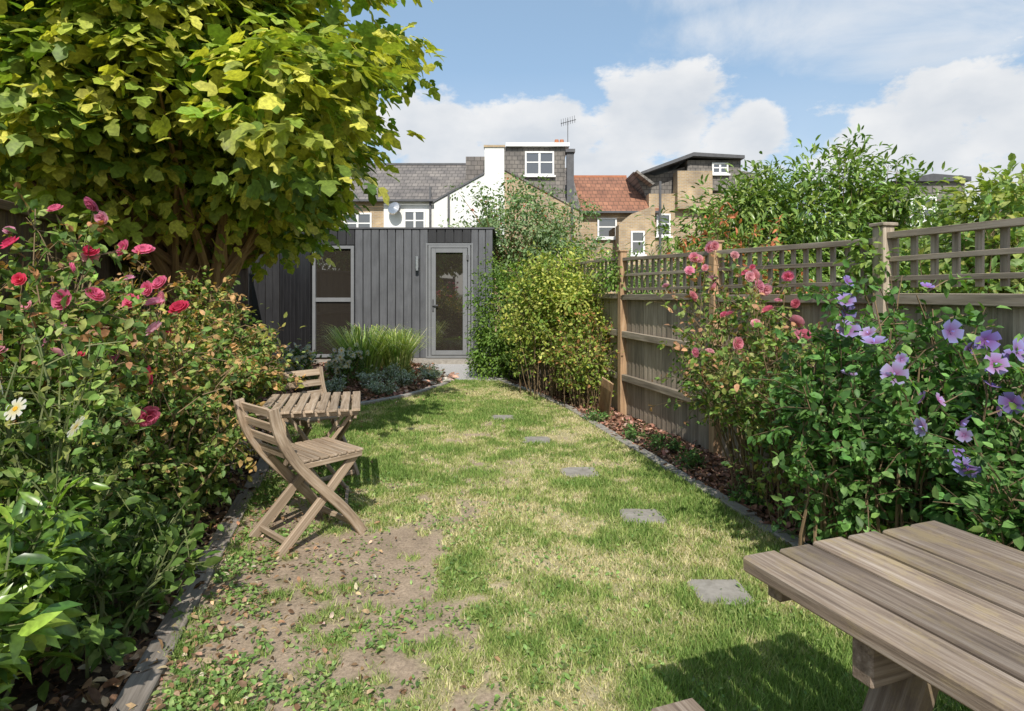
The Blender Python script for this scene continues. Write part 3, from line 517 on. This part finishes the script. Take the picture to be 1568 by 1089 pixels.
shrub('rose_bush',(-2.35,2.95),.65,.6,1.78,50,10,14,.055,RG,tip=((.4,.2,.1),.15),fl=[(ROSE,30,.047,PK,'roses',1)])
rb=crown('rose_bush',[(-2.4,4.3,.75,.7,.7,.65),(-2.05,3.5,.6,.5,.55,.5)],200,22,.045,RG+[((.4,.38,.1),1.5)],OV,.2,.8,None,droop=0,tip=((.5,.3,.12),.15))
shrub('rose_bush',(-2.35,4.25),.72,.75,1.5,76,10,15,.046,RG+[((.42,.4,.1),2)],tip=((.6,.36,.17),.45),fl=[(ROSE,14,.055,PK,'roses',1)],g=rb)
shrub('rose_bush',(-1.98,3.35),.52,.55,1.15,56,9,14,.044,RG+[((.42,.38,.1),1)],tip=((.55,.36,.15),.35),fl=[(ROSE,7,.05,PK,'roses',1)])
shrub('rose_bush',(-2.75,5.4),.6,.7,1.4,36,8,12,.055,RG,tip=((.45,.25,.12),.3),fl=[(ROSE,4,.05,PK,'roses',1)])
shrub('cosmos_plant',(-1.78,2.3),.3,.3,1.2,26,7,11,.048,RG,fl=[(DAISY,16,.04,[((.88,.88,.85),1)],'white_flowers',1.5)],stem=GSTEM,hmin=.75)
shrub('laurel_shrub',(-1.66,1.75),.36,.42,.86,36,6,9,.1,[((.15,.25,.035),3),((.27,.4,.06),2),((.08,.15,.03),2)],T=LONG,mat=LEAFG,stem=GSTEM,twl=.16,lo=.35)
shrub('broadleaf_plant',(-1.5,2.3),.26,.5,.45,30,6,7,.06,G,stem=GSTEM,twl=.15,lo=.2)
shrub('broadleaf_plant',(-1.9,3.3),.28,.6,.45,30,6,7,.06,G,stem=GSTEM,twl=.15,lo=.2)
crown('ivy_hedge',[(-3.4,4.2,.8,.5,1.3,.7),(-2.9,2.2,.8,.5,1.2,.8)],180,24,.08,G,OV,.2,.8,None,mat=LEAFG)
def blades(name,c,n,h,r,pal,wd=.012):
    g=group(name,(c[0],c[1],0)); a=rng.random(n)*6.283; rr=r*(.25+.75*rng.random(n)); b=np.stack([c[0]+.3*rr*np.cos(a),c[1]+.3*rr*np.sin(a),0*a],1); o=np.stack([np.cos(a),np.sin(a),0*a],1); s_=np.stack([-np.sin(a),np.cos(a),0*a],1)
    hh=h*(.6+.4*rng.random(n)); V=[]
    for t in(0,.35,.7,1): 
        p=b+o*(rr*t**1.6)[:,None]; p[:,2]=hh*(t*1.5-.75*t*t*(1+.3*rng.random(n)*(t==1)) if t else 0)*1.25; q=wd*(1-t*.95); V+= [p-s_*q,p+s_*q]
    V=np.stack(V,1).reshape(-1,3); k=(np.arange(n)*8)[:,None,None]; F=(np.array([(0,1,3,2),(2,3,5,4),(4,5,7,6)])[None]+k).reshape(-1,4)
    rawmesh('blades',V,F,[LEAF],g,{'Col':np.repeat(pick(pal,n).clip(.01,1),8,0)})
GP=[((.34,.44,.12),2),((.5,.56,.2),2),((.18,.28,.07),2),((.68,.65,.36),1.2)]
blades('ornamental_grass',(-2.35,9.6),560,1.02,.8,GP,.014); blades('ornamental_grass',(-1.9,10.0),400,.92,.64,GP,.014)
WF=[((.85,.86,.82),1)]
SG=[((.42,.47,.42),2),((.3,.36,.29),1)]
shrub('white_flower_shrub',(-2.35,8.8),.3,.3,.55,22,7,9,.05,G,fl=[(DAISY,70,.045,WF,'blooms',1.5)],twl=.12)
shrub('white_flower_shrub',(-3.05,8.7),.3,.3,.62,22,7,9,.05,G,fl=[(DAISY,90,.045,WF,'blooms',1.5)],twl=.12)
for x,y,h in((-2.0,8.6,.28),(-1.55,8.8,.24),(-1.25,9.3,.26),(-2.4,8.2,.22),(-1.75,8.1,.16),(-1.8,9.2,.26)): shrub('silver_foliage_plant',(x,y),.2,.2,h,16,5,9,.035,SG,twl=.08,lo=.2,stem=GSTEM)
for x,y,h in((-2.8,8.4,.35),(-3.2,7.9,.3),(-1.7,9.4,.3)): shrub('heather_plant',(x,y),.2,.2,h,18,5,9,.03,[((.45,.4,.12),1),((.2,.27,.07),2)],twl=.1,lo=.2,stem=GSTEM)
scatter('bed_pebbles',OV,120,lambda n:(-1.2+rng.random(n)*.25,8.9+rng.random(n)*.9),.03,.12,[((.5,.42,.36),1),((.6,.35,.25),.5)],LITTER,bed,.3)
# right side
YG=[((.18,.27,.05),3),((.32,.39,.07),3),((.45,.46,.12),1.5),((.11,.19,.04),1)]
crown('privet_hedge',[(-.16,9.7,.98,.52,.55,1.0),(-.2,9.7,.4,.48,.5,.5),(.35,10,1.1,.6,.5,.85)],480,28,.055,[((.13,.22,.04),3),((.21,.32,.06),3),((.08,.14,.03),1)],OV,.16,.8,(-.1,10,0),.03,3,nbr=30,rough=.1)
gy=crown('yellow_green_shrub',[(.58,8.0,1.35,.64,.55,.6),(.85,7.6,1.15,.48,.45,.62)],240,26,.055,YG,OV,.2,.8,None,tip=((.5,.5,.12),.3),rough=.25,droop=0)
shrub('yellow_green_shrub',(.6,8.0),.74,.6,2.0,90,9,10,.052,YG,lo=.25,twl=.24,tip=((.5,.5,.12),.3),sr=.0055,spread=.25,hmin=.55,g=gy)
shrub('rose_bush',(.85,7.2),.42,.5,1.15,50,9,9,.045,YG,lo=.15,twl=.24,tip=((.4,.2,.08),.3),sr=.005,spread=.2)
shrub('climbing_rose',(1.6,4.0),.5,.7,1.6,40,11,10,.046,RG+[((.3,.32,.1),2)],lo=.3,twl=.28,tip=((.5,.27,.15),.35),fl=[(ROSE,38,.04,[((.92,.42,.5),2),((.88,.55,.55),1),((.85,.25,.35),1)],'roses',1)],sr=.006,spread=.1)
shrub('climbing_rose',(1.62,3.5),.32,.3,1.15,26,9,9,.045,RG+[((.35,.3,.1),1)],lo=.15,twl=.26,sr=.005)
HG=[((.08,.17,.045),3),((.13,.26,.065),3),((.2,.34,.09),1)]
LV=[((.42,.38,.85),2),((.55,.5,.9),1.5)]
shrub('hibiscus_shrub',(1.88,2.85),.62,.5,1.4,80,10,15,.05,HG,lo=.15,twl=.22,mat=LEAF,fl=[(HIB,40,.046,LV,'hibiscus_flowers',1.2)],spread=.3)
shrub('hibiscus_shrub',(2.05,2.3),.4,.4,.95,34,9,13,.05,HG,lo=.15,twl=.2,fl=[(HIB,10,.043,LV,'hibiscus_flowers',1)])
for x,y in((1.75,3.2),(1.5,3.9),(1.35,4.7),(1.1,5.6),(1.75,2.5),(.9,6.4),(1.6,3.3),(1.3,5.2)): shrub('low_weed',(x,y),.16,.16,.12,12,4,6,.03,HG,lo=.1,twl=.08,stem=GSTEM)
# beyond fence
LG=[((.11,.2,.04),3),((.19,.29,.06),3),((.27,.36,.08),2)]
crown('laurel_hedge',[(3.3,8.6,1.95,1.05,.8,1.2),(4.4,8.4,2.2,1.0,.8,1.25),(5.2,8.2,1.9,.8,.7,1.1),(3.9,8.3,1.9,1.2,.8,1.1)],680,28,.12,LG,LONG,.3,.9,(3.8,8.6,0),.07,4,LEAFG,None,nbr=50,droop=.1)
def spikes(name,pts,h0,pal,ls,T=LONG,n=3):
    for x,y,h in pts: shrub(name,(x,y),.3,.25,h,6,8,9,ls,pal,T=T,lo=.5,twl=.2,hmin=.85)
spikes('laurel_shoots',[(2.9,8.4,3.1),(3.4,8.4,3.3),(4.0,8.3,3.2),(4.5,8.2,3.4),(5.0,8.1,3.35)],0,LG,.11)
shrub('photinia_shrub',(2.3,6.3),.7,.4,2.2,46,9,11,.08,[((.17,.27,.06),3),((.28,.34,.09),2)],T=LONG,lo=.5,twl=.25,tip=((.55,.18,.09),.4),hmin=.75)
crown('apple_tree',[(.1,14,2.75,1.45,1.1,1.25),(.9,14.2,2.2,1.1,1,.9),(-.7,14,2.3,.9,.8,.95)],480,30,.085,[((.14,.22,.1),3),((.22,.31,.14),3),((.32,.4,.19),1)],OV,.25,.8,(.2,14,0),.09,2,nbr=60,tip=((.35,.12,.07),.02),droop=0,rough=.3)
spikes('apple_tree_shoots',[(-.4,14,3.8),(.2,13.8,4.1),(.7,14,3.8)],0,[((.18,.27,.12),1)],.07,OV)
crown('variegated_shrub',[(4.95,6.0,1.85,.85,.6,.8),(5.5,5.9,1.6,.6,.6,.9)],280,28,.1,[((.27,.35,.09),3),((.45,.46,.14),2),((.16,.24,.06),2)],OV,.25,.8,(4.9,6,0),.05,2,nbr=30)
spikes('variegated_shoots',[(4.35,5.6,2.3),(4.75,5.5,2.7),(3.9,5.7,2.0)],0,[((.18,.29,.08),2),((.4,.43,.13),1)],.1,OV)
crown('neighbour_hedge',[(1.6,10.6,1.4,1.3,.6,.85),(3,11,1.5,1.3,.6,.9),(2.2,8.2,1.2,.8,.6,.75),(3.2,6.5,1.0,.8,.7,.8),(4,5,.9,.8,.8,.8),(6.5,9.5,1.6,1.5,1,1.2)],500,22,.1,LG,LONG,.25,.8,None,mat=LEAFG)
crown('neighbour_tree',[(-7.2,10.5,2.4,1.8,1.8,2.3),(-6.5,6.5,2.2,1.4,2.4,1.9)],360,22,.13,G,LOBE,.4,.6,(-6.8,10,0),.15,1,nbr=30)
crown('ivy_on_fence',[(1.2,6.95,1.62,.2,.3,.16),(2.05,3.45,1.55,.12,.15,.22)],40,16,.05,LG,OV,.12,.9,None)
